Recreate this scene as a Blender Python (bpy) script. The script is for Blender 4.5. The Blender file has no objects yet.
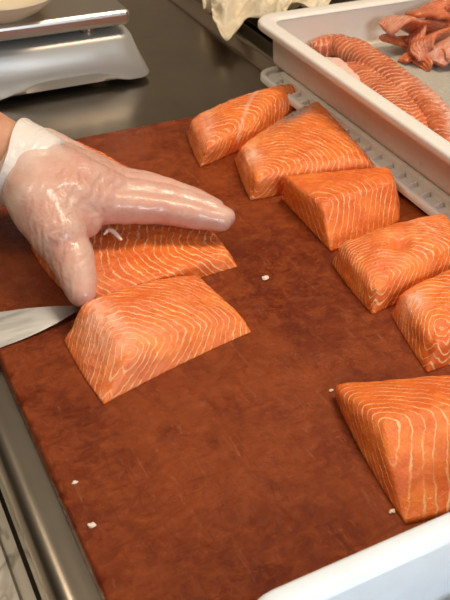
import bpy, bmesh, math, random
import numpy as np
from mathutils import Vector, Matrix, noise

# ------------------------------------------------------------------ basics
SC = bpy.context.scene
COL = SC.collection
BZ = 0.013                     # top of the chopping board above the steel counter
CAM_LOC = (0.0, 0.0, 0.463)
CAM_ROWS = ((0.89112709, 0.25302514, -0.3766574), (-0.45228205, 0.56210745, -0.69244217), (0.03651665, 0.78740936, 0.6153479))
def link(o, parent=None):
    COL.objects.link(o)
    if parent: o.parent = parent
    return o
def smooth_mesh(me):
    me.polygons.foreach_set('use_smooth', [True] * len(me.polygons)); me.update()
def mesh_obj(name, verts, faces, mat, parent=None, smooth=True):
    me = bpy.data.meshes.new(name)
    me.from_pydata([tuple(v) for v in verts], [], [tuple(f) for f in faces]); me.validate()
    bm = bmesh.new(); bm.from_mesh(me); bmesh.ops.recalc_face_normals(bm, faces=bm.faces[:]); bm.to_mesh(me); bm.free()
    if smooth: smooth_mesh(me)
    me.materials.append(mat)
    return link(bpy.data.objects.new(name, me), parent)
def empty(name, loc=(0, 0, 0)):
    o = bpy.data.objects.new(name, None); o.location = loc; o.empty_display_size = 0.02
    return link(o)
def tag(o, label, cat=None, group=None, kind=None):
    if label: o['label'] = label
    if cat: o['category'] = cat
    if group: o['group'] = group
    if kind: o['kind'] = kind
    return o
def adopt(child, parent):
    child.parent = parent; child.matrix_parent_inverse = Matrix.Translation(parent.location).inverted()
    return child
def sharp_by_angle(o, deg=35):
    me = o.data; bm = bmesh.new(); bm.from_mesh(me)
    for e in bm.edges:
        if len(e.link_faces) == 2 and e.calc_face_angle(0) > math.radians(deg): e.smooth = False
    bm.to_mesh(me); bm.free()
def bevel(o, w, seg=3):
    m = o.modifiers.new('bevel', 'BEVEL'); m.width = w; m.segments = seg; m.limit_method = 'ANGLE'; m.angle_limit = math.radians(35)
    return o

# ------------------------------------------------------------------ materials
class NT:
    def __init__(s, name):
        s.m = bpy.data.materials.new(name); s.m.use_nodes = True; s.t = s.m.node_tree; s.t.nodes.clear()
        s.out = s.n('ShaderNodeOutputMaterial'); s.b = s.n('ShaderNodeBsdfPrincipled'); s.l(s.b.outputs[0], s.out.inputs[0])
    def n(s, k, **kw):
        x = s.t.nodes.new(k)
        for a, v in kw.items(): setattr(x, a, v)
        return x
    def l(s, a, b): s.t.links.new(a, b)
    def put(s, sock, v):
        if isinstance(v, bpy.types.NodeSocket): s.l(v, sock)
        else:
            if isinstance(v, tuple) and len(v) == 3 and sock.type == 'RGBA': v = v + (1,)
            sock.default_value = v
    def set(s, **kw):
        for k, v in kw.items(): s.put(s.b.inputs[k.replace('_', ' ')], v)
        return s
    def coord(s, scale=(1, 1, 1), rot=(0, 0, 0)):
        tc = s.n('ShaderNodeTexCoord'); mp = s.n('ShaderNodeMapping'); mp.inputs['Scale'].default_value = scale; mp.inputs['Rotation'].default_value = rot
        s.l(tc.outputs['Object'], mp.inputs[0]); return mp.outputs[0]
    def noise(s, scale, detail=4, rough=.55, vec=None, dist=0):
        x = s.n('ShaderNodeTexNoise'); x.inputs['Scale'].default_value = scale; x.inputs['Detail'].default_value = detail
        x.inputs['Roughness'].default_value = rough; x.inputs['Distortion'].default_value = dist
        s.l(vec if vec is not None else s.coord(), x.inputs['Vector']); return x.outputs['Fac']
    def ramp(s, fac, pts, interp='LINEAR'):
        r = s.n('ShaderNodeValToRGB'); r.color_ramp.interpolation = interp; e = r.color_ramp.elements
        while len(e) < len(pts): e.new(.5)
        for i, (p, c) in enumerate(pts):
            e[i].position = p; e[i].color = (c, c, c, 1) if isinstance(c, (int, float)) else tuple(c) + (1,)
        s.put(r.inputs[0], fac); return r.outputs[0]
    def mix(s, f, a, b, mode='MIX'):
        x = s.n('ShaderNodeMix', data_type='RGBA', blend_type=mode)
        s.put(x.inputs[0], f); s.put(x.inputs[6], a); s.put(x.inputs[7], b); return x.outputs[2]
    def math(s, op, a, b=0., c=None):
        x = s.n('ShaderNodeMath', operation=op); s.put(x.inputs[0], a); s.put(x.inputs[1], b)
        if c is not None: s.put(x.inputs[2], c)
        return x.outputs[0]
    def attr(s, name):
        x = s.n('ShaderNodeAttribute'); x.attribute_name = name; return x.outputs['Fac']
    def bump(s, h, strength, dist=.001):
        x = s.n('ShaderNodeBump'); x.inputs['Strength'].default_value = strength; x.inputs['Distance'].default_value = dist
        s.put(x.inputs['Height'], h); s.l(x.outputs[0], s.b.inputs['Normal']); return x

def simple(name, col, rough=.5, metal=0., bump=None, **kw):
    n = NT(name); n.set(Base_Color=col, Roughness=rough, Metallic=metal, **kw)
    if bump: n.bump(n.noise(bump[0], 4), bump[1], bump[2])
    return n.m

def salmon_mat(name, base=(.88, .205, .020), dark=(.68, .105, .006), line=(.98, .60, .29), pale=(.93, .54, .38), line_w=.15, wob=.5, sss=.12):
    n = NT(name)
    s = n.attr('s')
    s = n.math('ADD', s, n.math('MULTIPLY', n.math('SUBTRACT', n.noise(55, 3), .5), wob * 2.2))
    s = n.math('ADD', s, n.math('MULTIPLY', n.math('SUBTRACT', n.noise(260, 2), .5), wob * .7))
    tri = n.math('ABSOLUTE', n.math('SUBTRACT', n.math('FRACT', s), .5))        # 0 on the line, .5 between lines
    wv = n.math('MULTIPLY', n.noise(85, 3), 2 * line_w)
    edge = n.math('DIVIDE', tri, wv)
    lm = n.ramp(edge, [(.2, .9), (1.15, 0.)], 'EASE')
    lm = n.math('MULTIPLY', lm, n.ramp(n.noise(48, 5, .65), [(.36, .12), (.56, 1.)]))
    lm = n.math('MULTIPLY', lm, n.attr('lines'))
    body = n.mix(n.ramp(n.noise(38, 5, .6), [(.36, 0.), (.60, 1.)]), base, dark)
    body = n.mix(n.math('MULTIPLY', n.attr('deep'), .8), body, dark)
    fibre = n.noise(420, 3)
    body = n.mix(n.math('MULTIPLY', fibre, .22), body, (.95, .36, .14))
    c = n.mix(lm, body, line)
    pm = n.math('MULTIPLY', n.attr('pale'), n.ramp(n.noise(120, 4, .65), [(.35, .15), (.6, 1.)]))
    c = n.mix(pm, c, pale)
    c = n.mix(n.attr('greyskin'), c, n.mix(n.ramp(n.noise(300, 3), [(.4, 0.), (.6, 1.)]), (.10, .085, .075), (.26, .20, .17)))
    n.set(Base_Color=c, Roughness=n.ramp(n.noise(90, 4), [(.38, .14), (.62, .40)]), Subsurface_Weight=sss, Subsurface_Scale=.004, Specular_IOR_Level=.5)
    n.b.inputs['Subsurface Radius'].default_value = (1., .35, .15)
    h = n.math('ADD', n.math('MULTIPLY', lm, .35), n.math('MULTIPLY', n.noise(150, 6, .7), 1.1))
    n.bump(h, .8, .0016)
    return n.m

M = {}
M['salmon'] = salmon_mat('salmon flesh')
M['salmon_bold'] = salmon_mat('salmon flesh with bold fat lines', line_w=.115, wob=.35)
M['salmon_trim'] = salmon_mat('salmon trimmings', base=(.62, .145, .045), dark=(.42, .07, .02), line=(.86, .47, .30), pale=(.80, .52, .42), line_w=.22)
M['scrap'] = salmon_mat('salmon scraps', base=(.66, .135, .030), dark=(.42, .055, .010), line=(.74, .34, .19), pale=(.74, .46, .36), line_w=.2)
M['membrane'] = simple('pale belly membrane', (.80, .52, .43), .3, bump=(160, .5, .0015), Subsurface_Weight=.2, Subsurface_Scale=.004)
M['fat'] = simple('white fat', (.78, .62, .50), .4, bump=(400, .4, .0006))

def board_mat():
    n = NT('worn red brown board')
    big = n.noise(7, 5, .6); fine = n.noise(60, 7, .72, n.coord((1, 1.3, 1), (0, 0, .5)), .8)
    c = n.mix(n.ramp(big, [(.38, 0.), (.60, 1.)]), (.125, .016, .0030), (.235, .044, .0085))
    c = n.mix(n.ramp(fine, [(.42, .0), (.66, .75)]), c, (.29, .062, .014))
    # wet smears and dry scuffs
    c = n.mix(n.ramp(n.noise(19, 6, .7, n.coord((1, .7, 1), (0, 0, -.6)), 1.8), [(.50, 0.), (.68, .7)]), c, (.095, .010, .0025))
    scuff = n.ramp(n.noise(120, 7, .8, n.coord((1, .6, 1), (0, 0, .9)), 1.), [(.58, 0.), (.70, 1.)])
    scuff = n.math('MULTIPLY', scuff, n.ramp(n.noise(13, 4, .6), [(.48, 0.), (.62, .55)]))
    c = n.mix(scuff, c, (.42, .15, .07))
    # knife marks: thin stretched lines, bent a little
    crisp = n.noise(150, 8, .8, n.coord((1, 1.4, 1), (0, 0, .3)), .5)
    c = n.mix(n.ramp(crisp, [(.54, 0.), (.68, .5)]), c, (.34, .085, .024))
    c = n.mix(n.ramp(crisp, [(.33, .5), (.43, 0.)]), c, (.075, .009, .002))
    k1 = n.ramp(n.noise(22, 3, .5, n.coord((9, .9, 1), (0, 0, .75)), .6), [(.64, 0.), (.67, 1.), (.71, 0.)])
    k2 = n.ramp(n.noise(22, 3, .5, n.coord((1.1, 10, 1), (0, 0, .2)), .6), [(.64, 0.), (.67, 1.), (.71, 0.)])
    k3 = n.ramp(n.noise(26, 3, .5, n.coord((8, 1.2, 1), (0, 0, -.8)), .6), [(.66, 0.), (.69, 1.), (.73, 0.)])
    k = n.math('MAXIMUM', n.math('MAXIMUM', k1, k2), k3)
    pk = n.ramp(n.noise(34, 3, .5, n.coord((7, .8, 1), (0, 0, 1.25)), .8), [(.66, 0.), (.685, 1.), (.71, 0.)])
    c = n.mix(n.math('MULTIPLY', pk, .35), c, (.45, .16, .07))
    c = n.mix(n.math('MULTIPLY', k, .25), c, (.06, .009, .003))
    n.set(Base_Color=c, Roughness=n.ramp(n.noise(22, 5, .6), [(.36, .20), (.64, .46)]), Specular_IOR_Level=.15)
    h = n.math('SUBTRACT', n.math('MULTIPLY', fine, 1.), n.math('MULTIPLY', k, .12))
    n.bump(n.math('ADD', h, n.math('MULTIPLY', crisp, .8)), .8, .0013)
    return n.m
M['board'] = board_mat()

def steel(name, col=(.50, .46, .41), rough=.3, stretch=(1, 1, 1), amt=.25, stain=0.):
    n = NT(name)
    g = n.noise(30, 5, .6, n.coord(stretch))
    c = n.mix(n.ramp(n.noise(9, 5, .6), [(.4, 0.), (.65, .6)]), col, tuple(x * .72 for x in col))
    if stain: c = n.mix(n.ramp(n.noise(16, 3, .5, None, 1.5), [(.55, 0.), (.6, stain), (.63, .1)]), c, (.16, .12, .09))
    n.set(Base_Color=c, Metallic=1., Roughness=n.ramp(g, [(.3, rough - amt * .3), (.7, rough + amt * .5)]))
    return n.m
M['counter'] = steel('counter steel', (.38, .325, .26), .24, (6, .4, 1), .05)
M['shelf'] = steel('lower shelf steel', (.80, .74, .63), .32, (4, .6, 1), .06, .6)
M['shelf'].node_tree.nodes['Principled BSDF'].inputs['Metallic'].default_value = .55
M['scale_steel'] = simple('scale platform steel', (.60, .56, .50), .33, 1.)
M['scale_body'] = simple('grey scale housing', (.46, .43, .385), .38, 0.35, bump=(350, .12, .0005))
M['blade'] = steel('knife blade steel', (.43, .42, .41), .34, (1, 9, 1), .15)
M['black'] = simple('black plastic', (.02, .02, .02), .4)
M['rubber'] = simple('grey foot plastic', (.35, .33, .30), .4)
M['cream'] = simple('cream glazed dish', (.72, .60, .43), .35, bump=(60, .1, .001))
def plastic(name, col, rough=.38, sss=.15):
    n = NT(name)
    c = n.mix(n.ramp(n.noise(35, 5, .65), [(.42, 0.), (.7, .5)]), col, tuple(x * .88 for x in col))
    n.set(Base_Color=c, Roughness=n.ramp(n.noise(70, 4), [(.3, rough - .08), (.7, rough + .12)]), Subsurface_Weight=sss, Subsurface_Scale=.006)
    n.bump(n.noise(180, 4), .12, .0006)
    return n.m
M['tray'] = plastic('translucent white plastic', (.80, .74, .68))
M['tray_wall'] = plastic('clouded container wall', (.74, .65, .57), .34)
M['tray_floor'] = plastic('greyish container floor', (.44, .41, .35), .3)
M['tray_cool'] = plastic('daylight tinted white plastic', (.77, .82, .87))  # white plastic; the cool daylight tint is put into its base colour
M['lid'] = plastic('clouded plastic', (.74, .69, .62))
M['wrap'] = simple('crumpled film', (.66, .64, .61), .22, bump=(90, .5, .003), Subsurface_Weight=.1)
def cloth_mat():
    n = NT('cream crumpled sheet')
    c = n.mix(n.ramp(n.noise(40, 5, .65), [(.4, 0.), (.62, .7)]), (.76, .66, .50), (.62, .49, .32))
    n.set(Base_Color=c, Roughness=.6); n.bump(n.noise(75, 5, .65, None, .8), .8, .004); return n.m
M['cloth'] = cloth_mat()
def skin_mat():
    n = NT('skin'); c = n.mix(n.ramp(n.noise(45, 4), [(.35, 0.), (.65, 1.)]), (.62, .33, .20), (.54, .25, .15))
    n.set(Base_Color=c, Roughness=.5, Subsurface_Weight=.2, Subsurface_Scale=.005); n.bump(n.noise(500, 4), .2, .0006); return n.m
M['skin'] = skin_mat()
def glove_mat():
    n = NT('thin vinyl glove')
    c = n.mix(n.ramp(n.noise(40, 4, .6), [(.35, 0.), (.65, 1.)]), (.90, .61, .49), (.86, .47, .37))
    c = n.mix(n.attr('white'), c, (.88, .82, .76))
    n.set(Base_Color=c, Roughness=n.ramp(n.noise(60, 4), [(.35, .22), (.65, .42)]), Coat_Weight=.30, Coat_Roughness=.10)
    w = n.n('ShaderNodeTexWave', wave_type='BANDS', bands_direction='X'); w.inputs['Scale'].default_value = 34; w.inputs['Distortion'].default_value = 9; w.inputs['Detail'].default_value = 3; w.inputs['Detail Scale'].default_value = 1.6
    n.l(n.coord((1, 1, 1), (0, 0, .75)), w.inputs['Vector'])
    h = n.math('ADD', n.math('MULTIPLY', n.math('MULTIPLY', w.outputs['Fac'], n.attr('wrinkle')), .9), n.math('MULTIPLY', n.noise(90, 5, .6, None, .8), .9))
    n.bump(h, .5, .0018)
    tr = n.n('ShaderNodeBsdfTransparent'); tr.inputs[0].default_value = (.97, .90, .86, 1)
    mx = n.n('ShaderNodeMixShader'); n.put(mx.inputs[0], n.math('ADD', .60, n.math('MULTIPLY', n.attr('white'), .32)))
    n.l(tr.outputs[0], mx.inputs[1]); n.l(n.b.outputs[0], mx.inputs[2]); n.l(mx.outputs[0], n.out.inputs[0])
    return n.m
M['glove'] = glove_mat()
M['tile'] = simple('kitchen wall', (.55, .46, .37), .5, bump=(8, .2, .002))
M['floor'] = simple('kitchen floor', (.14, .12, .10), .6, bump=(30, .3, .002))

# ------------------------------------------------------------------ mesh helpers
def set_attr(me, name, vals):
    a = me.attributes.new(name, 'FLOAT', 'POINT'); a.data.foreach_set('value', np.asarray(vals, dtype=np.float32))
def laplace(V, F, it, lam=.5, wt=None):
    E = np.array([(f[i], f[(i + 1) % len(f)]) for f in F for i in range(len(f))])
    deg = np.zeros(len(V)); np.add.at(deg, E[:, 0], 1); np.add.at(deg, E[:, 1], 1); deg = np.maximum(deg, 1)
    for _ in range(it):
        S = np.zeros_like(V); np.add.at(S, E[:, 0], V[E[:, 1]]); np.add.at(S, E[:, 1], V[E[:, 0]])
        V = V + (lam if wt is None else lam * wt[:, None]) * (S / deg[:, None] - V)
    return V
def n3(p, f, off=0.): return noise.noise(Vector((p[0] * f + off, p[1] * f - off, p[2] * f + 2 * off)))

def box_surface(nu, nv, nw):
    idx = {}; uvw = []; faces = []
    def vid(i, j, k):
        key = (i, j, k)
        if key not in idx: idx[key] = len(uvw); uvw.append((i / nu, j / nv, k / nw))
        return idx[key]
    for k in (0, nw):
        for i in range(nu):
            for j in range(nv): faces.append([vid(i, j, k), vid(i + 1, j, k), vid(i + 1, j + 1, k), vid(i, j + 1, k)])
    for j in (0, nv):
        for i in range(nu):
            for k in range(nw): faces.append([vid(i, j, k), vid(i + 1, j, k), vid(i + 1, j, k + 1), vid(i, j, k + 1)])
    for i in (0, nu):
        for j in range(nv):
            for k in range(nw): faces.append([vid(i, j, k), vid(i, j + 1, k), vid(i, j + 1, k + 1), vid(i, j, k + 1)])
    return np.array(uvw), faces

def portion(name, bot, top, mat, dome=.004, period=.008, apex=(0, 0), aniso=(1, 1), kz=.6, bulge=(0, 0, 0, 0), seed=0, res=.0018,
            lines=None, pale=None, deep=None, skin=None, wobble=.75, shape=None, dent=None, sm=38, rough=.0016, pw=1.45, floor=BZ):
    """four-sided cut of fish. bot/top corners run near corner, right corner, back corner, left corner."""
    bot = np.array(bot, float); top = np.array(top, float)
    L1 = np.linalg.norm(bot[1] - bot[0]); L2 = np.linalg.norm(bot[3] - bot[0]); nu = max(12, int(L1 / res)); nv = max(12, int(L2 / res)); nw = 14
    uvw, F = box_surface(nu, nv, nw)
    u, v, w = uvw.T
    bl = lambda c: ((1 - u) * (1 - v))[:, None] * c[0] + (u * (1 - v))[:, None] * c[1] + (u * v)[:, None] * c[2] + ((1 - u) * v)[:, None] * c[3]
    V = bl(bot) * (1 - w)[:, None] + bl(top) * w[:, None]
    V[:, 2] += dome * (4 * u * (1 - u)) ** .6 * (4 * v * (1 - v)) ** .6 * w
    e1 = (bot[1] - bot[0]) / L1; e2 = (bot[3] - bot[0]) / L2
    # edge bulges: near-right, right-back, back-left, left-near
    V += -(e2[None] * (bulge[0] * 4 * u * (1 - u) * (1 - v))[:, None]) + (e1[None] * (bulge[1] * 4 * v * (1 - v) * u)[:, None])
    V += (e2[None] * (bulge[2] * 4 * u * (1 - u) * v)[:, None]) - (e1[None] * (bulge[3] * 4 * v * (1 - v) * (1 - u))[:, None])
    if shape: V = shape(V, u, v, w)
    if dent: V[:, 2] -= w * dent[3] * np.exp(-(((u - dent[0]) / dent[2]) ** 2 + ((v - dent[1]) / (dent[2] * 1.4)) ** 2))
    h = V[:, 2] - floor
    du = (u - apex[0]) * L1 * aniso[0]; dv = (v - apex[1]) * L2 * aniso[1]
    R = (np.abs(du) ** pw + np.abs(dv) ** pw + .006 ** pw) ** (1 / pw)
    s = (R - kz * h) / period
    V = laplace(V, F, sm, .5, np.clip((w - .02) * 2.2, .03, 1))
    wob = np.array([n3(p, 26, seed * 3.7) for p in V]) + .5 * np.array([n3(p, 60, seed * 1.7 + 5) for p in V])
    s = s + wobble * wob
    ru = np.array([n3(p, 60, seed + 9.) + .6 * n3(p, 150, seed + 4.) for p in V])
    V[:, 2] += rough * ru * np.clip(h / .01, 0, 1)
    V[:, 0] += rough * .6 * np.roll(ru, 7) * np.clip(h / .006, 0, 1)
    V[:, 2] = np.maximum(V[:, 2], floor)
    o = mesh_obj(name, V, F, mat)
    me = o.data; one = np.ones(len(V))
    set_attr(me, 's', s)
    for nm, fn, d in (('lines', lines, 1.), ('pale', pale, 0.), ('deep', deep, 0.), ('greyskin', skin, 0.)):
        set_attr(me, nm, np.clip(fn(u, v, w), 0, 1) if fn else one * d)
    me.attributes['lines'].data.foreach_set('value', np.asarray(np.clip(fn0(u, v, w) if (fn0 := lines) else one, 0, 1) * np.clip((R - .004) / .008, .3, 1), dtype=np.float32))
    return o
def blob(u, v, cu, cv, ru, rv): return np.exp(-(((u - cu) / ru) ** 2 + ((v - cv) / rv) ** 2))

def strip(name, path, width, thick, mat, period=.006, twist=0., seed=0, taper=.35, dome=.5, nseg=60, nring=20, palefn=None, z_min=None, tilt=0., along=False):
    """a soft flat strip swept along a curved path, thicker along its middle."""
    pts = [Vector(p) for p in path]
    def cr(t):
        n = len(pts) - 1; f = t * n; i = min(int(f), n - 1); f -= i
        p0 = pts[max(i - 1, 0)]; p1 = pts[i]; p2 = pts[i + 1]; p3 = pts[min(i + 2, n)]
        return .5 * ((2 * p1) + (p2 - p0) * f + (2 * p0 - 5 * p1 + 4 * p2 - p3) * f * f + (3 * p1 - p0 - 3 * p2 + p3) * f ** 3)
    V = []; F = []; S = []; A = []; run = 0; last = None
    for i in range(nseg + 1):
        t = i / nseg; c = cr(t); d = (cr(min(t + .01, 1)) - cr(max(t - .01, 0))).normalized()
        if last is not None: run += (c - last).length
        last = c
        side = d.cross(Vector((0, 0, 1))).normalized(); up = side.cross(d).normalized()
        a = tilt + twist * (t - .5) + .25 * noise.noise(Vector((t * 4, seed, 0)))
        s2 = side * math.cos(a) + up * math.sin(a); u2 = up * math.cos(a) - side * math.sin(a)
        k = min(1, taper + (1 - taper) * math.sin(math.pi * min(max(t, .02), .98)) ** .55)
        if i in (0, nseg): k *= .45
        for j in range(nring):
            th = 2 * math.pi * j / nring; x = math.cos(th); y = math.sin(th)
            x = math.copysign(abs(x) ** .75, x); y = math.copysign(abs(y) ** .85, y)
            p = c + s2 * (x * width * .5 * k) + u2 * (y * thick * .5 * k * (1 if y < 0 else 1 + dome))
            p += Vector((n3(p, 70, seed), n3(p, 70, seed + 3), n3(p, 70, seed + 7))) * .0018
            if z_min is not None and p.z < z_min: p.z = z_min
            V.append(p); S.append((x * width * .5 + .15 * run) / period if along else (run + .25 * width * abs(x)) / period); A.append(palefn(t, x, y) if palefn else 0.)
    for i in range(nseg):
        for j in range(nring): F.append([i * nring + j, i * nring + (j + 1) % nring, (i + 1) * nring + (j + 1) % nring, (i + 1) * nring + j])
    F.append(list(range(nring))); F.append([nseg * nring + j for j in range(nring)])
    o = mesh_obj(name, V, F, mat); me = o.data; n = len(V)
    set_attr(me, 's', S); set_attr(me, 'lines', [1.] * n); set_attr(me, 'pale', np.clip(A, 0, 1)); set_attr(me, 'deep', [0.] * n); set_attr(me, 'greyskin', [0.] * n)
    return o

def rrect(x0, x1, y0, y1, r, z, n=8):
    out = []
    for cx, cy, a0 in ((x1 - r, y1 - r, 0), (x0 + r, y1 - r, 90), (x0 + r, y0 + r, 180), (x1 - r, y0 + r, 270)):
        for i in range(n + 1):
            a = math.radians(a0 + 90 * i / n); out.append((cx + r * math.cos(a), cy + r * math.sin(a), z))
    return out
def loft(name, loops, mat, parent=None, cap0=True, cap1=True, closed=False, smooth=True, sharp=40):
    n = len(loops[0]); V = [p for lp in loops for p in lp]; F = []
    m = len(loops)
    for i in range(m if closed else m - 1):
        a = i * n; b = ((i + 1) % m) * n
        for j in range(n): F.append([a + j, a + (j + 1) % n, b + (j + 1) % n, b + j])
    if not closed:
        if cap0: F.append(list(range(n)))
        if cap1: F.append([(m - 1) * n + j for j in range(n)])
    o = mesh_obj(name, V, F, mat, parent, smooth)
    if sharp: sharp_by_angle(o, sharp)
    return o
def lathe(name, prof, c, mat, parent=None, n=64):
    loops = [[(c[0] + r * math.cos(2 * math.pi * j / n), c[1] + r * math.sin(2 * math.pi * j / n), c[2] + z) for j in range(n)] for r, z in prof]
    return loft(name, loops, mat, parent, sharp=50)
def extrude_profile(name, prof, y0, y1, mat, parent=None, zbot=None):
    V = [(x, y0, z) for x, z in prof] + [(x, y1, z) for x, z in prof]; n = len(prof)
    F = [[i, (i + 1) % n, n + (i + 1) % n, n + i] for i in range(n)] + [list(range(n)), [n + i for i in range(n)]]
    o = mesh_obj(name, V, F, mat, parent); sharp_by_angle(o, 30); return o
def box(name, x0, x1, y0, y1, z0, z1, mat, parent=None, bev=0.):
    V = [(x, y, z) for z in (z0, z1) for x, y in ((x0, y0), (x1, y0), (x1, y1), (x0, y1))]
    F = [[0, 1, 2, 3], [4, 5, 6, 7], [0, 1, 5, 4], [1, 2, 6, 5], [2, 3, 7, 6], [3, 0, 4, 7]]
    o = mesh_obj(name, V, F, mat, parent, smooth=False)
    if bev: bevel(o, bev)
    return o

# ------------------------------------------------------------------ setting
fl = box('floor', -1.6, 2.6, -1.2, 2.6, -.95, -.9, M['floor']); tag(fl, 'dark kitchen floor below the counter', 'floor', kind='structure')
wb = box('wall_reflected', -1.6, 2.6, 2.6, 2.65, -.9, 1.8, M['tile']); tag(wb, 'unseen kitchen wall behind the counter, added to reflect in the steel', 'wall', kind='structure')  # out of view, added so the counter steel has something to reflect

# steel counter: rolled left edge, flat top, folded raised ledge on the right
ct = empty('steel_counter', (.3, .6, -.9)); tag(ct, 'long stainless steel counter under the red brown board', 'counter')
nose = [(.0535, -.040), (.0535, -.016)] + [(.0685 - .015 * math.cos(a), -.015 + .015 * math.sin(a)) for a in [math.radians(9 * i) for i in range(1, 11)]]
prof = nose + [(.5550, 0), (.5550, -.04)]
adopt(extrude_profile('worktop', prof, -.35, 1.95, M['counter']), ct)
lg = extrude_profile('steel_ledge', [(.5553, -.04), (.5553, .0015), (.5557, .0026), (.5565, .0032), (.5575, .0030), (.5583, .0024), (.5675, .0112), (.5690, .0130), (.5697, .0148), (.5712, .0156), (.5728, .0152), (.5745, .0141), (.598, .014), (.601, .0132), (.603, .011), (.604, .004), (.613, .004), (.614, .011), (.616, .0132), (.619, .014), (1.25, .014), (1.25, -.04)], -.35, 1.95, M['counter'])  # small beads on the lower and upper edges are added to catch highlights
tag(lg, 'raised stainless steel ledge with a groove along the right of the counter', 'ledge')
sh = extrude_profile('lower_ledge', [(-.55, -.075), (-.55, -.050), (.041, -.050), (.0425, -.053), (.0435, -.058), (.052, -.058), (.0525, -.075)], -.35, 1.95, M['shelf']); adopt(sh, ct)
adopt(box('cabinet', -.50, 1.22, -.30, 1.90, -.9, -.0755, M['counter']), ct)

# ------------------------------------------------------------------ chopping board
bx0, bx1, by0, by1 = .0815, .530, .222, .8385
def board():
    random.seed(4); r = .012; out = []
    base = []
    for (xa, ya), (xb, yb) in (((bx1, by0 + r), (bx1, by1 - r)), ((bx1 - r, by1), (bx0 + r, by1)), ((bx0, by1 - r), (bx0, by0 + r)), ((bx0 + r, by0), (bx1 - r, by0))):
        L = math.hypot(xb - xa, yb - ya); n = int(L / .0022)
        for i in range(n + 1): base.append((xa + (xb - xa) * i / n, ya + (yb - ya) * i / n))
    def ring(z, inset, wear):
        o = []
        for x, y in base:
            k = 0
            left = x < bx0 + .004
            if left:
                k = wear * (.5 * max(0, noise.noise(Vector((0, y * 38, 2)))) + 2.6 * max(0, noise.noise(Vector((3, y * 70, 2))) - .22))
            cx = min(max(x, bx0 + .02), bx1 - .02); cy = min(max(y, by0 + .02), by1 - .02)
            d = math.hypot(x - cx, y - cy) or 1
            if left: k += wear * sum(a * math.exp(-((y - c0) / wd_) ** 2) for c0, wd_, a in ((.492, .003, .7), (.462, .004, .9), (.436, .003, .6), (.421, .0035, 1.0), (.392, .005, .7), (.365, .003, .5), (.53, .006, .5)))
            o.append((x + (cx - x) / d * (inset + k), y + (cy - y) / d * (inset + k * .3), z))
        return o
    loops = [ring(0, .001, 0), ring(.002, 0, 0), ring(.0085, .0, .0012), ring(.0112, .0004, .004), ring(BZ - .0004, .0012, .006), ring(BZ, .0026, .006)]
    return loft('chopping_board', loops, M['board'], sharp=0)
bd = board(); tag(bd, 'thick red brown chopping board with a nicked left edge', 'chopping board')

# ------------------------------------------------------------------ salmon portions
def fish(o, label, group=None): tag(o, label, 'salmon', group); return o
GR = 'salmon portions cut on the board'
B_ = BZ
# front cut piece, beside the knife
S2 = portion('salmon_portion', [(0.1360, 0.4303, 0.0130), (0.2764, 0.4591, 0.0130), (0.2628, 0.5339, 0.0130), (0.1326, 0.5122, 0.0130)],
             [(0.1620, 0.4482, 0.0320), (0.2749, 0.4675, 0.0200), (0.2578, 0.5320, 0.0310), (0.1540, 0.5218, 0.0420)], M['salmon'], dome=.006, period=.0070, apex=(.05, .08), aniso=(.85, 1.25), kz=.75,
             bulge=(-.002, .002, .004, .002), seed=1, pale=lambda u, v, w: .8 * blob(u, v, .06, .62, .10, .4) * w + .25 * blob(u, v, .2, .2, .2, .2),
             deep=lambda u, v, w: .9 * blob(u, v, .42, .62, .22, .25) * w)
fish(S2, 'salmon portion in front of the gloved hand, touching the knife tip', GR)
# long fillet under the hand
S1 = portion('salmon_fillet', [(0.1633, 0.5390, 0.0130), (0.3082, 0.5448, 0.0130), (0.2626, 0.7664, 0.0130), (0.2046, 0.8199, 0.0130)],
             [(0.1692, 0.5233, 0.0330), (0.3049, 0.5534, 0.0250), (0.2616, 0.7739, 0.0250), (0.2169, 0.8198, 0.0250)], M['salmon'], dome=.004, period=.0075, apex=(1.02, .10), aniso=(1.1, .9), kz=.6,
             bulge=(0, .014, .022, .034), seed=2, deep=lambda u, v, w: .75 * blob(u, v, .45, .35, .35, .35) * w + .9 * np.clip((v - .62) * 4, 0, 1), pale=lambda u, v, w: .2 * blob(u, v, .1, .1, .2, .1))  # deep also paints shade into the flesh at the far end
fish(S1, 'uncut salmon fillet held down under the gloved hand')
# back trio
S3 = portion('salmon_portion', [(0.3549, 0.7222, 0.0130), (0.4399, 0.7480, 0.0130), (0.5504, 0.8304, 0.0130), (0.3742, 0.7994, 0.0130)],
             [(0.3618, 0.7203, 0.0340), (0.4391, 0.7515, 0.0350), (0.5538, 0.8555, 0.0260), (0.3765, 0.7943, 0.0360)], M['salmon'], dome=.007, period=.0066, apex=(.05, .08), aniso=(.9, 1.5), kz=.7, bulge=(0, 0, .010, .001), seed=3,
             pale=lambda u, v, w: .7 * blob(u, v, .12, .5, .07, .4) * w + .8 * np.exp(-((u - .62) / .03) ** 2) * w, deep=lambda u, v, w: .5 * blob(u, v, .6, .6, .2, .3))
fish(S3, 'salmon portion farthest from the front, at the board back edge', GR)
S4 = portion('salmon_portion', [(0.3723, 0.6412, 0.0130), (0.5310, 0.6280, 0.0130), (0.5502, 0.7879, 0.0130), (0.3967, 0.7235, 0.0130)],
             [(0.3778, 0.6414, 0.0360), (0.5068, 0.6290, 0.0370), (0.5431, 0.7935, 0.0300), (0.3964, 0.7113, 0.0360)], M['salmon'], dome=.007, period=.0068, apex=(.04, .07), aniso=(.9, 1.5), kz=.7, bulge=(0, .002, .006, .001), seed=4,
             pale=lambda u, v, w: .8 * blob(u, v, .07, .6, .07, .35) * w, deep=lambda u, v, w: .5 * blob(u, v, .6, .35, .25, .3),
             skin=lambda u, v, w: 1.3 * blob(u, v, .66, .93, .20, .12) * w)
fish(S4, 'salmon portion in the middle of the back three, with a grey skin patch', GR)
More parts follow.
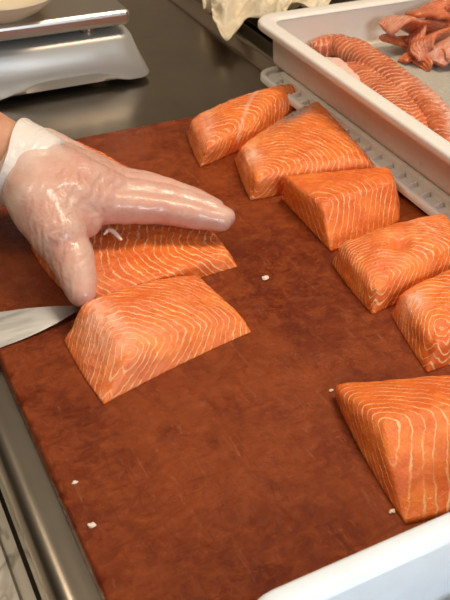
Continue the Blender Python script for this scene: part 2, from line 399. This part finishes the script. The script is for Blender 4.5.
S5 = portion('salmon_portion', [(0.3981, 0.5292, 0.0130), (0.4901, 0.5469, 0.0130), (0.5289, 0.6105, 0.0130), (0.4033, 0.6320, 0.0130)],
             [(0.4057, 0.5637, 0.0450), (0.4915, 0.5691, 0.0450), (0.5059, 0.5979, 0.0460), (0.3992, 0.6278, 0.0440)], M['salmon_bold'], dome=.002, period=.0080, pw=1.8, apex=(0., .0), aniso=(1.1, .6), kz=.6, bulge=(.002, .004, 0, .0), seed=5, sm=16, rough=.0010, wobble=.3,
             lines=lambda u, v, w: 1 - .8 * np.clip((w - .93) * 20, 0, 1) * np.clip((v - .25) * 6, 0, 1), deep=lambda u, v, w: .35 * (w > .95) + .15)
fish(S5, 'thick salmon portion with bold slanted fat lines, beside the ribbed tray edge', GR)
# right pair
S6 = portion('salmon_portion', [(0.3802, 0.4365, 0.0130), (0.5096, 0.4500, 0.0130), (.5145, .524, B_), (0.3893, 0.5156, 0.0130)],
             [(0.3841, 0.4415, 0.0340), (0.5016, 0.4593, 0.0360), (.509, .508, .044), (0.3930, 0.5144, 0.0360)], M['salmon'], dome=.008, period=.0062, apex=(.06, .09), aniso=(.95, 1.5), kz=.7, bulge=(0, 0, .004, .002), seed=6,
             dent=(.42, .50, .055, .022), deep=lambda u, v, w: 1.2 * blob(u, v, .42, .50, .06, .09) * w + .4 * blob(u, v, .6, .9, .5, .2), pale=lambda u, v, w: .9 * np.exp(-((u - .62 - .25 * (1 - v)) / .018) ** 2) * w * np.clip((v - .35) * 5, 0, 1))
fish(S6, 'salmon portion with a small hole in its top, behind the right edge piece', GR)
S7 = portion('salmon_portion', [(0.3775, 0.3572, 0.0130), (0.4759, 0.3600, 0.0130), (0.5177, 0.4430, 0.0130), (0.3951, 0.4313, 0.0130)],
             [(0.3862, 0.3635, 0.0340), (0.4709, 0.3687, 0.0360), (0.5011, 0.4424, 0.0360), (0.4013, 0.4337, 0.0330)], M['salmon'], dome=.007, period=.0066, apex=(.14, .16), aniso=(1.2, 1.2), kz=.7, bulge=(0, 0, .004, .001), seed=7,
             pale=lambda u, v, w: .85 * blob(u, v, .08, .72, .1, .2) * w)
fish(S7, 'salmon portion with concentric fat rings, cut off by the right edge', GR)
# near right
S8 = portion('salmon_portion', [(0.2745, 0.2454, 0.0130), (0.3774, 0.2419, 0.0130), (0.4201, 0.3154, 0.0130), (0.2969, 0.3651, 0.0130)],
             [(0.2925, 0.3081, 0.0440), (0.3761, 0.2840, 0.0500), (0.3976, 0.3150, 0.0440), (0.2969, 0.3716, 0.0240)], M['salmon_bold'], dome=.003, period=.0095, apex=(.0, .0), aniso=(1.0, .8), kz=.6, bulge=(.004, 0, 0, .003), seed=8, sm=40, pw=1.8, rough=.0010, wobble=.3,
             deep=lambda u, v, w: .3 * (w > .95))
fish(S8, 'large thick salmon portion nearest the front white tray', GR)
# ------------------------------------------------------------------ plastic containers
def tray(name, x0, x1, y0, y1, z0, z1, rim, r, mat, wmat, fmat, taper=.012, wall=.003, lipdrop=.010):
    t = empty(name, ((x0 + x1) / 2, (y0 + y1) / 2, z0))
    a = rim; i0 = rim + wall
    def R(ins, z, rr): return rrect(x0 + ins, x1 - ins, y0 + ins, y1 - ins, max(rr, .004), z)
    rb = max(r - a, .012)
    loops = [R(a + taper + .006, z0, rb), R(a + taper + .001, z0 + .002, rb), R(a + taper, z0 + .006, rb), R(a, z1 - .003, rb),
             R(i0, z1 - .003, rb), R(i0 + taper, z0 + .008, rb), R(i0 + taper + .002, z0 + .004, rb), R(i0 + taper + .008, z0 + .003, rb)]
    adopt(loft('body', loops, wmat, sharp=60), t)
    q = a + wall + taper + .0012
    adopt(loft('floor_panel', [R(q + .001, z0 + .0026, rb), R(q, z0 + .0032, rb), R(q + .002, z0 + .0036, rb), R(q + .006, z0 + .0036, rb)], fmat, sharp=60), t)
    s = .0025
    rl = [R(a - .0002, z1 - .0035, rb), R(s + .001, z1 - .0035, r), R(s, z1 - lipdrop, r), R(.0006, z1 - lipdrop, r), R(0, z1 - lipdrop + .001, r), R(0, z1 - .003, r), R(.001, z1 - .0008, r), R(.003, z1, r),
          R(a - .003, z1, rb), R(a + .0005, z1 - .0006, rb), R(i0 + .0004, z1 - .0035, rb)]
    adopt(loft('rim', rl, mat, closed=True, sharp=60), t)
    return t
LZ = .0158
# ribbed lid lying under the big container
ld = empty('shallow_tray', (.70, .66, LZ)); tag(ld, 'shallow clouded plastic tray with a ribbed edge, under the white container', 'tray')
def lid():
    x0, x1, y0, y1 = .519, .885, .30, .905
    R = lambda ins, z, rr: rrect(x0 + ins, x1 - ins, y0 + ins, y1 - ins, rr, z)
    o = loft('panel', [R(.004, LZ, .020), R(0, LZ + .002, .024), R(0, LZ + .0085, .024), R(.0015, LZ + .010, .023), R(.006, LZ + .010, .018), R(.0075, LZ + .0085, .017), R(.0085, LZ + .0045, .016), R(.021, LZ + .0045, .010), R(.0225, LZ + .012, .010), R(.026, LZ + .013, .008)], M['lid'], sharp=50)
    V = []; F = []
    y = y0 + .03
    while y < y1 - .03:
        k = len(V)
        for dx, dz, dy in ((.0085, .0040, .0022), (.0205, .0040, .0022), (.0205, .0105, .0012), (.0085, .0080, .0012)):
            V += [(x0 + dx, y - dy, LZ + dz), (x0 + dx, y + dy, LZ + dz)]
        F += [[k, k + 2, k + 3, k + 1], [k + 2, k + 4, k + 5, k + 3], [k + 4, k + 6, k + 7, k + 5], [k + 6, k, k + 1, k + 7], [k, k + 6, k + 4, k + 2], [k + 1, k + 3, k + 5, k + 7]]
        y += .0215
    ri = mesh_obj('ribbing', V, F, M['lid'], smooth=False); bevel(ri, .0008, 2)
    adopt(o, ld); adopt(ri, ld)
lid()
PZ = LZ + .0131
pan = tray('food_container', .5240, .880, .36, .936, PZ, .085, .0185, .034, M['tray'], M['tray_wall'], M['tray_floor'], taper=.003, lipdrop=.009)
tag(pan, 'big white plastic container of salmon trimmings behind the portions', 'container')
ft = tray('food_container', .127, .46, -.16, .208, .0002, .080, .013, .020, M['tray_cool'], M['tray_cool'], M['tray_cool'], taper=.010, lipdrop=.010)
tag(ft, 'white plastic tray with a painted daylight tint, in the near right corner', 'container')

# contents of the big container
FZ = PZ + .0042
belly = strip('salmon_belly_strip', [(0.5984, 0.8927, 0.0420), (0.6302, 0.8901, 0.0450), (0.6411, 0.8438, 0.0460), (0.6329, 0.7614, 0.0460), (0.6294, 0.6996, 0.0450), (0.6141, 0.6451, 0.0430), (0.5764, 0.5818, 0.0400)], .040, .024, M['salmon_trim'], period=.0085, seed=21, taper=.55, nseg=110, z_min=FZ,
              palefn=lambda t, x, y: .85 * max(0, min(1, (t - .45) * 4)) * max(0, min(1, (x * -1 + .3) * 1.5)))
fish(belly, 'long curved salmon belly strip along the inside of the white container')
slab = strip('salmon_slab', [(0.6093, 0.8311, 0.0400), (0.6141, 0.7812, 0.0410), (0.6037, 0.7137, 0.0410), (0.5862, 0.6520, 0.0380)], .048, .022, M['salmon_trim'], period=.0070, seed=23, taper=.6, nseg=80, z_min=FZ)
fish(slab, 'striped salmon flesh slab lying against the long belly strip')
mem = strip('belly_membrane', [(0.5777, 0.8622, 0.0460), (0.5879, 0.8367, 0.0490), (0.5923, 0.7982, 0.0480), (0.5751, 0.7581, 0.0420)], .032, .006, M['membrane'], seed=25, taper=.6, nseg=50, z_min=FZ)
tag(mem, 'pale pink belly membrane over the far end of the striped slab', 'salmon')
scr = [
       ([(0.6907, 0.8709, 0.0661), (0.7101, 0.8698, 0.0771), (0.7434, 0.8716, 0.0641), (0.7893, 0.8704, 0.0501)], 0.026, 0.01, 'flat pinkish salmon scrap on the left of the scrap heap', 0.6),
       ([(0.6928, 0.8710, 0.0551), (0.7242, 0.8714, 0.0451), (0.7446, 0.8572, 0.0391), (0.7432, 0.8122, 0.0371)], 0.018, 0.011, 'narrow orange salmon scrap along the front of the heap', 0.0),
       ([(0.7267, 0.8548, 0.0371), (0.7324, 0.8571, 0.0491), (0.7487, 0.8684, 0.0591), (0.7673, 0.8705, 0.0721)], 0.018, 0.01, 'twisted salmon scrap lying across the middle of the heap', 0.2),
       ([(0.6995, 0.8349, 0.0351), (0.7142, 0.8363, 0.0391), (0.7204, 0.8232, 0.0391), (0.7178, 0.7998, 0.0351)], 0.014, 0.009, 'small orange salmon scrap nearest the container front', 0.0),
       ([(0.7200, 0.8163, 0.0391), (0.7225, 0.8279, 0.0531), (0.7396, 0.8358, 0.0611), (0.7781, 0.8451, 0.0551)], 0.02, 0.01, 'curled salmon scrap bent like a hook', 0.3),
       ([(0.7281, 0.8060, 0.0391), (0.7421, 0.8111, 0.0511), (0.7564, 0.8018, 0.0551), (0.7803, 0.7923, 0.0471)], 0.026, 0.011, 'shiny folded salmon scrap at the right edge of the heap', 0.7),
       ([(0.7822, 0.8718, 0.0561), (0.7996, 0.8708, 0.0651), (0.8217, 0.8616, 0.0571), (0.8253, 0.8337, 0.0471)], 0.024, 0.011, 'dark salmon scrap at the back right of the heap', 0.0),
       ([(0.7307, 0.8720, 0.0801), (0.7700, 0.8720, 0.0801), (0.7908, 0.8720, 0.0801), (0.7900, 0.8710, 0.0771)], 0.022, 0.011, 'salmon scrap at the back of the heap, rising to a point', 0.1),
]
for i, (pp, wd, th, lab, pl) in enumerate(scr):
    o = strip('salmon_scrap', pp, wd * 1.5, th * .95, M['scrap'], period=.0048, along=True, dome=.1, seed=40 + i, twist=1.6 * (-1) ** i, tilt=.45 * (-1) ** i, taper=.75, nseg=40, z_min=FZ, palefn=lambda t, x, y, q=pl: q * (.5 + .5 * y))
    fish(o, lab, 'salmon scraps in the white container')

# crumpled film in the near tray
def crumple(name, corners, mat, nu, nv, amp, freq, seed, thick, zmin=None, edge=None):
    V = []; F = []
    for i in range(nu + 1):
        for j in range(nv + 1):
            u, v = i / nu, j / nv
            p = Vector(corners[0]) * (1 - u) * (1 - v) + Vector(corners[1]) * u * (1 - v) + Vector(corners[2]) * u * v + Vector(corners[3]) * (1 - u) * v
            q = p + Vector((n3(p, freq * .5, seed), n3(p, freq * .5, seed + 5), 0)) * amp * .8
            r = 1 - abs(n3(p, freq, seed)) * 2.2; r2 = 1 - abs(n3(p, freq * 2.3, seed + 2)) * 2
            q.z += amp * (.7 * r + .3 * r2)
            if edge: q += edge(u, v)
            if zmin is not None: q.z = max(q.z, zmin)
            V.append(q)
    for i in range(nu):
        for j in range(nv): a = i * (nv + 1) + j; F.append([a, a + 1, a + nv + 2, a + nv + 1])
    o = mesh_obj(name, V, F, mat); m = o.modifiers.new('thick', 'SOLIDIFY'); m.thickness = thick; m.offset = 1
    return o
film = crumple('plastic_film', [(.175, -.10, .024), (.42, -.10, .024), (.42, .166, .030), (.175, .166, .030)], M['wrap'], 70, 70, .016, 30, 3., .0006, zmin=.0045)
tag(film, 'crumpled greyish plastic film lying inside the near right tray', 'film')

# cream crumpled sheet on the raised ledge
def lobes(u, v):
    k = max(0, 1 - v * 1.6)
    d = k * (.030 * math.exp(-((u - .12) / .09) ** 2) + .012 * math.sin(u * 17) + .012 * math.exp(-((u - .55) / .08) ** 2) + .006)
    return Vector((-d * .45, -d, -.012 * k))
sheet = crumple('crumpled_sheet', [(0.5446, 1.0792, 0.0280), (0.6731, 0.9791, 0.0660), (0.9523, 1.2164, 0.0660), (0.6694, 1.4633, 0.0450)], M['cloth'], 120, 90, .026, 21, 7., .001, zmin=.0155, edge=lobes)
tag(sheet, 'crumpled cream sheet on the steel ledge behind the white container', 'sheet')

# ------------------------------------------------------------------ weighing scale
sc_ = empty('weighing_scale', (.24, 1.12, 0)); tag(sc_, 'grey weighing scale with a steel platform, behind the board', 'scale')
def scale():
    x0, x1 = .075, .388; y0, y1 = .992, 1.29
    n = 9
    def ring(ex, ey, z, r, arch=0.):
        o = rrect(x0 - ex, x1 + ex, y0 - ey, y1 + ey, r, z, n)
        if not arch: return o
        # long straight sides need extra points for the arch
        return o
    def dense(ex, ey, z, r, arch):
        o = []
        cs = rrect(x0 - ex, x1 + ex, y0 - ey, y1 + ey, r, z, 6)
        m = len(cs)
        for i in range(m):
            a = Vector(cs[i]); b = Vector(cs[(i + 1) % m]); o.append(a)
            if (a - b).length > .1:
                for k in range(1, 24): o.append(a.lerp(b, k / 24))
        res = []
        for p in o:
            t = (p.x - x0) / (x1 - x0)
            k = max(0, min(1, (p.x - .195) / .075)) * max(0, min(1, (.97 - t) / .16)); k = k * k * (3 - 2 * k)
            res.append((p.x, p.y, p.z + arch * k))
        return res
    lp = [dense(.016, .012, .009, .02, .0), dense(.022, .016, .007, .022, .015), dense(.0225, .0165, .009, .022, .015), dense(.010, .010, .036, .022, .006), dense(.003, .004, .056, .022, 0), dense(0, .000, .0605, .02, 0), dense(-.005, -.005, .063, .018, 0), dense(-.02, -.02, .063, .012, 0)]
    adopt(loft('housing', lp, M['scale_body'], sharp=60), sc_)
    for x, y in ((.345, 1.015), (.12, 1.015), (.345, 1.27), (.12, 1.27)):
        adopt(lathe('foot', [(.010, -.0118), (.012, -.011), (.012, -.002), (.009, .010)], (x, y, .012), M['rubber'], n=24), sc_)
    for x, y in ((.335, 1.012), (.13, 1.012), (.335, 1.26), (.13, 1.26)):
        adopt(lathe('support_post', [(.009, 0), (.009, .011)], (x, y, .0627), M['scale_steel'], n=20), sc_)
    p = box('platform', x0 - .004, x1 - .003, .988, 1.30, .0735, .0930, M['scale_steel'], None, .006); adopt(p, sc_)
scale()
dish = lathe('serving_dish', [(.030, 0), (.042, 0), (.044, .003), (.056, .008), (.070, .020), (.0755, .027), (.0745, .0292), (.072, .028), (.067, .022), (.053, .011), (.035, .006)], (.232, 1.038, .0932), M['cream'])
tag(dish, 'round cream dish on top of the weighing scale', 'dish')

# ------------------------------------------------------------------ knife
kn = empty('kitchen_knife', (0.1055, 0.5395, 0.0130)); tag(kn, 'steel kitchen knife lying on the board with its tip behind the cut portion', 'knife')
def knife():
    tipp = Vector((0.1608, 0.5407, 0.0190)); heel_e = Vector((0.0380, 0.5223, 0.0136)); heel_s = Vector((0.0473, 0.5583, 0.0230))
    ax = (tipp - (heel_e + heel_s) / 2)
    N = 40; V = []; F = []
    for i in range(N + 1):
        t = i / N
        e = heel_e.lerp(tipp, t) + Vector((0, 0, 0)); s = heel_s.lerp(tipp, t)
        wv = heel_s - heel_e
        belly = 1 - t ** 3.2
        c0 = heel_e + ax * t
        e = heel_e + ax * t * 1.0 + wv * (.5 * t ** 3.0); s = heel_s + ax * t - wv * (.5 * t ** 2.2)
        nrm = ax.cross(wv).normalized();
        if nrm.z < 0: nrm = -nrm
        th = .0011 * (1 - .7 * t)
        V += [e, e.lerp(s, .5) + nrm * th, s + nrm * th, s - nrm * th, e.lerp(s, .5) - nrm * th]
    for i in range(N):
        for j in range(5): F.append([i * 5 + j, i * 5 + (j + 1) % 5, (i + 1) * 5 + (j + 1) % 5, (i + 1) * 5 + j])
    F += [[0, 1, 2, 3, 4], [N * 5 + j for j in range(5)]]
    for p in V: p.z = max(p.z, BZ + .0004)
    b = mesh_obj('blade', V, F, M['blade']); sharp_by_angle(b, 20); adopt(b, kn)
    d = -ax.normalized(); st = (heel_e * .35 + heel_s * .65); loops = []
    side = (heel_s - heel_e).normalized(); up = Vector((0, 0, 1))
    for t, a, c in ((-.004, .008, .006), (.0, .011, .009), (.02, .012, .010), (.06, .0135, .011), (.10, .0125, .010), (.122, .015, .011), (.127, .011, .008)):
        loops.append([st + d * t + side * a * math.cos(q) + up * (c * math.sin(q) + .004) for q in [2 * math.pi * k / 20 for k in range(20)]])
    adopt(loft('handle', loops, M['black'], sharp=50), kn)
knife()

# ------------------------------------------------------------------ gloved hand
pe = empty('person', (0.1534, 0.9587, 0.0000)); tag(pe, 'bare forearm and hand in a thin clear glove, pressing on the salmon fillet', 'person')
J = lambda x, y, z, r: (Vector((x, y, z)), r)
wrist = J(0.1616, 0.6650, 0.0820, .033)
CH = {
 'arm': [J(0.0557, 0.7421, 0.1400, .046), J(0.1007, 0.7163, 0.1120, .040), J(0.1365, 0.6937, 0.0920, .034), wrist],
 'palm_i': [wrist, J(0.1752, 0.6162, 0.0760, .028), J(0.2105, 0.6096, 0.0660, .0155)],
 'palm_m': [wrist, J(0.1913, 0.6312, 0.0780, .026), J(0.2241, 0.6204, 0.0680, .0155)],
 'palm_r': [wrist, J(0.1976, 0.6552, 0.0750, .024), J(0.2320, 0.6359, 0.0660, .0145)],
 'palm_p': [J(0.1793, 0.6895, 0.0820, .024), J(0.2029, 0.6767, 0.0720, .020), J(0.2362, 0.6573, 0.0610, .0130)],
 'index': [J(0.2099, 0.6081, 0.0660, .0150), J(0.2552, 0.5987, 0.0570, .0128), J(0.2847, 0.5834, 0.0510, .0112), J(0.3053, 0.5739, 0.0460, .0085)],
 'middle': [J(0.2241, 0.6204, 0.0680, .0145), J(0.2674, 0.6085, 0.0590, .0122), J(0.2958, 0.5898, 0.0520, .0106), J(0.3109, 0.5770, 0.0470, .0080)],
 'ring': [J(0.2320, 0.6359, 0.0660, .0140), J(0.2719, 0.6256, 0.0580, .0114), J(0.2957, 0.6086, 0.0510, .0100), J(0.3093, 0.5962, 0.0460, .0078)],
 'pinky': [J(0.2362, 0.6573, 0.0610, .0125), J(0.2661, 0.6474, 0.0540, .0102), J(0.2850, 0.6345, 0.0490, .0090), J(0.2963, 0.6230, 0.0450, .0074)],
 'thenar': [wrist, J(0.1533, 0.6133, 0.0780, .027), J(0.1574, 0.5813, 0.0650, .0225)],
 'web': [J(0.1677, 0.6054, 0.0720, .024), J(0.1837, 0.5966, 0.0640, .0145)],
 'thumb': [J(0.1582, 0.5892, 0.0640, .0220), J(0.1602, 0.5641, 0.0540, .0185), J(0.1589, 0.5446, 0.0460, .0148), J(0.1570, 0.5305, 0.0410, .0108)],
}
WP = wrist[0]; FA = (Vector((0.2142, 0.6137, 0.0720)) - WP).normalized()
def capsule_mesh(chains, extra, ext_tip=True):
    bm = bmesh.new()
    for nm in chains:
        ch = CH[nm]
        for (a, ra), (b, rb) in zip(ch[:-1], ch[1:]):
            ra += extra; rb += extra
            k = max(3, int((b - a).length / .0035))
            for i in range(k + 1):
                t = i / k; c = a.lerp(b, t); r = ra + (rb - ra) * t
                bmesh.ops.create_icosphere(bm, subdivisions=3, radius=r, matrix=Matrix.Translation(c))
    me = bpy.data.meshes.new('tmp'); bm.to_mesh(me); bm.free(); return me
def remesh(me, vox, it, palm=24):
    o = bpy.data.objects.new('tmp', me); COL.objects.link(o)
    m = o.modifiers.new('r', 'REMESH'); m.mode = 'VOXEL'; m.voxel_size = vox
    dg = bpy.context.evaluated_depsgraph_get(); ev = o.evaluated_get(dg); nm = bpy.data.meshes.new_from_object(ev)
    bpy.data.objects.remove(o); bpy.data.meshes.remove(me)
    V = np.array([v.co for v in nm.vertices]); F = [list(p.vertices) for p in nm.polygons]; bpy.data.meshes.remove(nm)
    V = laplace(V, F, it)
    d = (V - np.array(WP)) @ np.array(FA)
    return laplace(V, F, palm, .5, np.clip((.085 - d) / .02, 0, 1)), F
HAND = ['palm_i', 'palm_m', 'palm_r', 'palm_p', 'index', 'middle', 'ring', 'pinky', 'thenar', 'web', 'thumb']
V, F = remesh(capsule_mesh(['arm'] + HAND, -.0008), .0016, 6)
adopt(mesh_obj('body', V, F, M['skin']), pe)
# glove: the same hand a little larger, from the cuff on
Wp = wrist[0]; fa = (Vector((0.2142, 0.6137, 0.0720)) - Wp).normalized()
CH['cuffstub'] = [(Wp - fa * .006, .0335), wrist]
V, F = remesh(capsule_mesh(['cuffstub'] + HAND, .0012), .0014, 5)
def wr(p):
    d = (Vector(p) - Wp).dot(fa); return max(0, min(1, (.105 - d) / .04)) * max(0, min(1, (d - .02) / .03))
wrk = np.array([wr(p) for p in V])
disp = np.array([n3(p, 55, 1.) + .6 * n3((p[0] * 1.0, p[1], p[2]), 120, 3.) for p in V])
bmn = mesh_obj('glove', V, F, M['glove'])
nr = np.array([v.normal for v in bmn.data.vertices]); V2 = V + nr * (.0006 * disp)[:, None]
bmn.data.vertices.foreach_set('co', V2.ravel()); bmn.data.update()
set_attr(bmn.data, 'wrinkle', wrk)
set_attr(bmn.data, 'white', np.clip([.55 * max(0, 1 - ((Vector(p) - Wp).dot(fa) + .02) / .05) + .15 * n for p, n in zip(V, disp)], 0, 1))
adopt(bmn, pe); tag(bmn, 'thin clear vinyl glove')
# flared cuff with a rolled edge
def cuff():
    sidev = fa.cross(Vector((0, 0, 1))).normalized(); upv = sidev.cross(fa).normalized(); n = 72; loops = []
    prof = [(.018, .0300), (.009, .0345), (-.002, .0372), (-.012, .0385), (-.019, .0395), (-.022, .0406), (-.0235, .0400), (-.022, .0385), (-.012, .0371), (-.002, .0360), (.008, .0338)]
    for d, r in prof:
        lp = []
        for k in range(n):
            a = 2 * math.pi * k / n; f = max(0, min(1, (.020 - d) / .03))
            wob = 1 + f * (.05 * math.sin(3 * a + 1) + .05 * noise.noise(Vector((math.cos(a) * 2.2, math.sin(a) * 2.2, 5))))
            dd = d + f * .006 * math.sin(2 * a + .5)
            lp.append(Wp + fa * (dd + .007) + (sidev * math.cos(a) * 1.05 + upv * math.sin(a) * .98) * r * wob)
        loops.append(lp)
    o = loft('cuff', loops, M['glove'], closed=True, sharp=0)
    set_attr(o.data, 'white', [.9] * len(o.data.vertices)); set_attr(o.data, 'wrinkle', [.4] * len(o.data.vertices))
    return o
cf = cuff(); cf.parent = bmn; cf['label'] = 'white flared glove cuff'

# ------------------------------------------------------------------ little bits
def fleck(x, y, r, label, seed, z=BZ):
    bm = bmesh.new(); bmesh.ops.create_icosphere(bm, subdivisions=3, radius=1)
    c = Vector((x, y, z))
    for v in bm.verts:
        p = v.co.copy(); k = 1 + .45 * noise.noise(p * 1.4 + Vector((seed, 0, 0)))
        v.co = c + Vector((p.x * r * 1.05 * k, p.y * r * .75 * k, (p.z * .4 + .32) * r * k)); v.co.z = max(v.co.z, z)
    me = bpy.data.meshes.new('fat_fleck'); bm.to_mesh(me); bm.free(); smooth_mesh(me); me.materials.append(M['fat'])
    tag(link(bpy.data.objects.new('fat_fleck', me)), label, 'fat fleck', 'white fat flecks on the board')
fleck(0.3218, 0.5188, .0032, 'white fat fleck alone in the middle of the board', 1)
fleck(0.0938, 0.3703, .0018, 'tiny white fleck near the nicked left board edge, farther one', 2)
fleck(0.0921, 0.3326, .0026, 'white fat fleck near the left board edge, nearer one', 3)
fleck(0.2983, 0.3728, .0018, 'tiny white fleck at the far tip of the large near portion', 4)
fleck(0.2733, 0.2592, .0022, 'white fat fleck against the near corner of the large thick portion', 5)
st = strip('fat_strand', [(0.2012, 0.6006, 0.0425), (0.2075, 0.6023, 0.0440), (0.2122, 0.5950, 0.0440), (0.2138, 0.5872, 0.0420)], .0045, .003, M['fat'], seed=60, nseg=30, nring=10)
tag(st, 'white curled strand of fat on the fillet below the fingers', 'fat strand')

# ------------------------------------------------------------------ light
def area(name, loc, target, size, power, col):
    l = bpy.data.lights.new(name, 'AREA'); l.shape = 'RECTANGLE'; l.size, l.size_y = size; l.energy = power; l.color = col
    o = bpy.data.objects.new(name, l); o.location = loc; o.rotation_euler = (Vector(target) - Vector(loc)).to_track_quat('-Z', 'Y').to_euler(); link(o)
area('ceiling_lamp', (.95, .60, 1.75), (.3, .55, 0), (.32, .75), 25, (1, .84, .64))
area('far_ceiling_lamp', (-.6, 1.1, 1.8), (.3, .6, 0), (.6, .6), 11, (1, .84, .64))
area('window_daylight', (.50, -.90, .80), (.28, .2, 0), (.5, .4), 13, (.80, .90, 1))
w = bpy.data.worlds.new('World'); SC.world = w; w.use_nodes = True
wt = w.node_tree; bg = wt.nodes['Background']
wg = wt.nodes.new('ShaderNodeTexCoord'); wx = wt.nodes.new('ShaderNodeSeparateXYZ'); wr_ = wt.nodes.new('ShaderNodeValToRGB')
wt.links.new(wg.outputs['Generated'], wx.inputs[0]); wt.links.new(wx.outputs['Z'], wr_.inputs[0]); wt.links.new(wr_.outputs[0], bg.inputs[0])
e = wr_.color_ramp.elements; e[0].position = .35; e[0].color = (.09, .07, .05, 1); e[1].position = .75; e[1].color = (.52, .45, .36, 1)
bg.inputs[1].default_value = .60

# ------------------------------------------------------------------ camera
cd = bpy.data.cameras.new('camera'); cam = bpy.data.objects.new('camera', cd); link(cam)
cam.matrix_world = Matrix.Translation(CAM_LOC) @ Matrix(CAM_ROWS).to_4x4()
cd.sensor_fit = 'VERTICAL'; cd.sensor_height = 36; cd.lens = 51.0; cd.clip_start = .01
cd.dof.use_dof = True; cd.dof.focus_distance = .72; cd.dof.aperture_fstop = 20
SC.camera = cam
vs = SC.view_settings; vs.view_transform = 'Standard'; vs.look = 'None'; vs.gamma = 1; vs.use_curve_mapping = False; vs.exposure = 0.0
